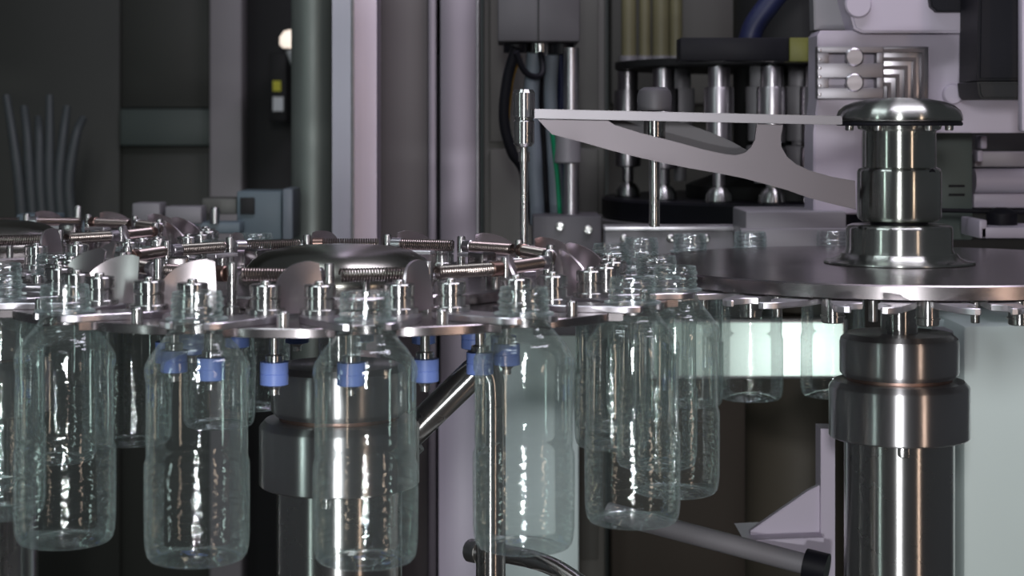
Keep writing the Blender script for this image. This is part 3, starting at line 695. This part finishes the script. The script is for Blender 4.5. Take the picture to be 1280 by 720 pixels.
t = thing('clamp_lever', 'black clamp lever with a ribbed knob above the white tray', 'lever', at(1250, 283, 2.5))
a = at(1176, 263, 2.5); b = at(1340, 266, 2.5)
rel(obj('bar', tube('bar', [(a.x, a.y, a.z), (b.x, b.y, b.z)], 0.0032, 10), 'black', t), t)
rel(obj('knob', lathe('knob', [(0.0, 0.0), (0.020, 0.0), (0.021, 0.003), (0.021, 0.022), (0.017, 0.026), (0.008, 0.030), (0.0, 0.030)], 18), 'black', t, tuple(at(1252, 287, 2.5))), t)
t = thing('tray', 'white tray with raised end under the black clamp lever', 'tray', at(1255, 298, 2.46))
slab_part('base', 1226, 284, 1340, 298, 2.44, 0.10, 'white', t, 0.002)
slab_part('end_wall', 1224, 275, 1234, 298, 2.44, 0.10, 'white', t, 0.002)

# ------------------------------------------------------------------ things below the disc wheel
t = thing('lamp_strip', 'glowing greenish-white strip lamp behind the bottles under the disc wheel', 'lamp', at(930, 474, 2.95))
slab_part('housing', 812, 398, 1060, 474, 2.955, 0.03, 'bright', t, 0.004)
slab_part('diffuser', 818, 404, 1054, 470, 2.945, 0.012, 'glow', t, 0.003)   # brightest over its bulb
t = thing('base_cabinet', 'pale green painted base cabinet beside the clear-standing pedestal', 'cabinet', (at(1250, 0, 2.45).x, 2.45, 0))
slab_part('casing', 1203, 405, 1420, 1368, 2.45, 0.25, 'offwhite', t, 0.012)
slab_part('shading_box', 1168, 400, 1200, 1368, 2.56, 0.14, 'offwhite', t, 0.006)  # set-back box added as the darker shading beside the casing
slab_part('shadow_block', 1176, 414, 1201, 458, 2.50, 0.06, 'grey', t, 0.003)  # grey block standing in for the stepped shadows here
t = thing('stand_plate', 'lilac-white upright plate with sloping gusset behind the pedestal', 'stand', at(1035, 690, 2.28))
rel(obj('upright', wall_prism('upright', px([(1026, 536), (1044, 536), (1044, 1380), (1026, 1380)], 2.26), 2.26, 2.30, 0.001), 'white', t), t)
rel(obj('gusset', wall_prism('gusset', px([(1026, 606), (1010, 614), (938, 664), (938, 676), (1026, 676)], 2.27), 2.27, 2.282, 0.001), 'white', t), t)
rel(obj('shelf', wall_prism('shelf', px([(930, 676), (1030, 672), (1030, 694), (1000, 700), (940, 684)], 2.24), 2.24, 2.34, 0.001), 'white', t), t)
t = thing('conduit', 'dark sloping conduit ending in a black coupling by the pedestal', 'conduit', at(900, 690, 2.2))
rel(obj('tube', tube('conduit', [at(760, 640, 2.32), at(1010, 706, 2.2)], 0.0125, 16), 'grey', t), t)
rel(obj('coupling', tube('coupling', [at(1006, 705, 2.2), at(1034, 712, 2.19)], 0.019, 16), 'black', t), t)
t = thing('floor_pipe', 'pale pipe crossing low behind the bottle by the elbow', 'pipe', at(680, 700, 2.0))
rel(obj('tube', tube('floor_pipe', bez([at(596, 690, 2.05), at(640, 694, 2.02), at(690, 708, 1.98), at(740, 740, 1.95)], 6), 0.010, 14), 'turned', t), t)
rel(obj('end_cap', tube('end_cap', [at(588, 688, 2.06), at(600, 690, 2.05)], 0.013, 14), 'turned', t), t)

# ------------------------------------------------------------------ dim things at the rear by the infeed wheel
t = thing('infeed_rail', 'dim grey infeed rail with guide blocks above the rear wheel', 'rail', at(150, 290, 3.0))
slab_part('rail', -60, 278, 300, 292, 3.00, 0.06, 'bluegrey', t, 0.003)
slab_part('guide_block', 20, 268, 70, 282, 2.98, 0.06, 'bluegrey', t, 0.003)
slab_part('guide_block', 165, 254, 200, 280, 2.98, 0.06, 'grey', t, 0.003)
slab_part('guide_block', 206, 258, 252, 280, 2.99, 0.05, 'grey', t, 0.003)
for x, y in ((120, 284), (220, 280), (262, 272), (88, 270)):
    p = at(x, y, 2.95); rel(obj('pin', lathe('pin', [(0.008, -0.012), (0.008, 0.010), (0.006, 0.014), (0.0, 0.014)], 14), 'turned', t, (p.x, p.y + 0.05, p.z)), t)
t = thing('sensor_box', 'blue-grey box with a pale edge behind the infeed wheel', 'box', at(330, 300, 3.05))
slab_part('body', 296, 239, 352, 300, 3.05, 0.10, 'bluegrey', t, 0.003)
slab_part('edge_strip', 353, 236, 366, 300, 3.04, 0.11, 'greyhose', t, 0.003)
slab_part('window', 300, 247, 318, 268, 3.045, 0.01, 'dark', t, 0.001)
slab_part('cover', 252, 248, 296, 268, 3.06, 0.08, 'olivegrey', t, 0.003)
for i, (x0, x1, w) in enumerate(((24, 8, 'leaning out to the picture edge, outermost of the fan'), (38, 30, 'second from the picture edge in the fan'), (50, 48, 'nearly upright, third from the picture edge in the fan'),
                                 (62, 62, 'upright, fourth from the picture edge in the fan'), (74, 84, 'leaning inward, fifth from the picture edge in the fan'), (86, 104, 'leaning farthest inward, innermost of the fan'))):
    P = bez([at(x0 + 6, 300, 3.5), at(x0, 230, 3.5), at((x0 + x1) / 2, 170, 3.52), at(x1, 120 + (i % 3) * 14, 3.55)], 6)  # tube shapes standing in for a fan-shaped reflection in glass
    tag(obj('reflection_streak', tube('reflection_streak', P, [0.013 * (1 - 0.4 * k / (len(P) - 1)) for k in range(len(P))], 10), 'glassfan'), 'dim pale glass-reflection streak ' + w, 'tube', 'fan of dim pale glass-reflection streaks')
p = at(362, 62, 4.4)
t = thing('work_lamp', 'small lit work lamp with white shade high on the dark wall', 'lamp', p)
obj('bulb', lathe('bulb', [(0.0, 0.048), (0.014, 0.044), (0.024, 0.030), (0.024, 0.012), (0.016, 0.004), (0.0, 0.004)], 20, angle=60), 'bulb', t)
obj('shade', lathe('shade', [(0.014, -0.046), (0.022, 0.0), (0.0, 0.003)], 20), 'paper', t, (0.012, 0, 0), rot=(0, R(-12), 0))
obj('arm', tube('arm', [(0.0, 0.0, 0.0), (0.05, 0.2, 0.05), (0.05, 0.5, 0.05)], 0.008, 8), 'dark', t)
t = thing('switch_box', 'small dark switch box with yellow and white labels on the wall', 'switch box', at(347, 120, 4.6))
slab_part('body', 336, 66, 358, 152, 4.6, 0.3, 'dark', t, 0.004)
slab_part('yellow_label', 341, 101, 351, 114, 4.596, 0.006, 'hiyellow', t, 0)
slab_part('white_label', 341, 121, 354, 139, 4.596, 0.006, 'paper', t, 0)
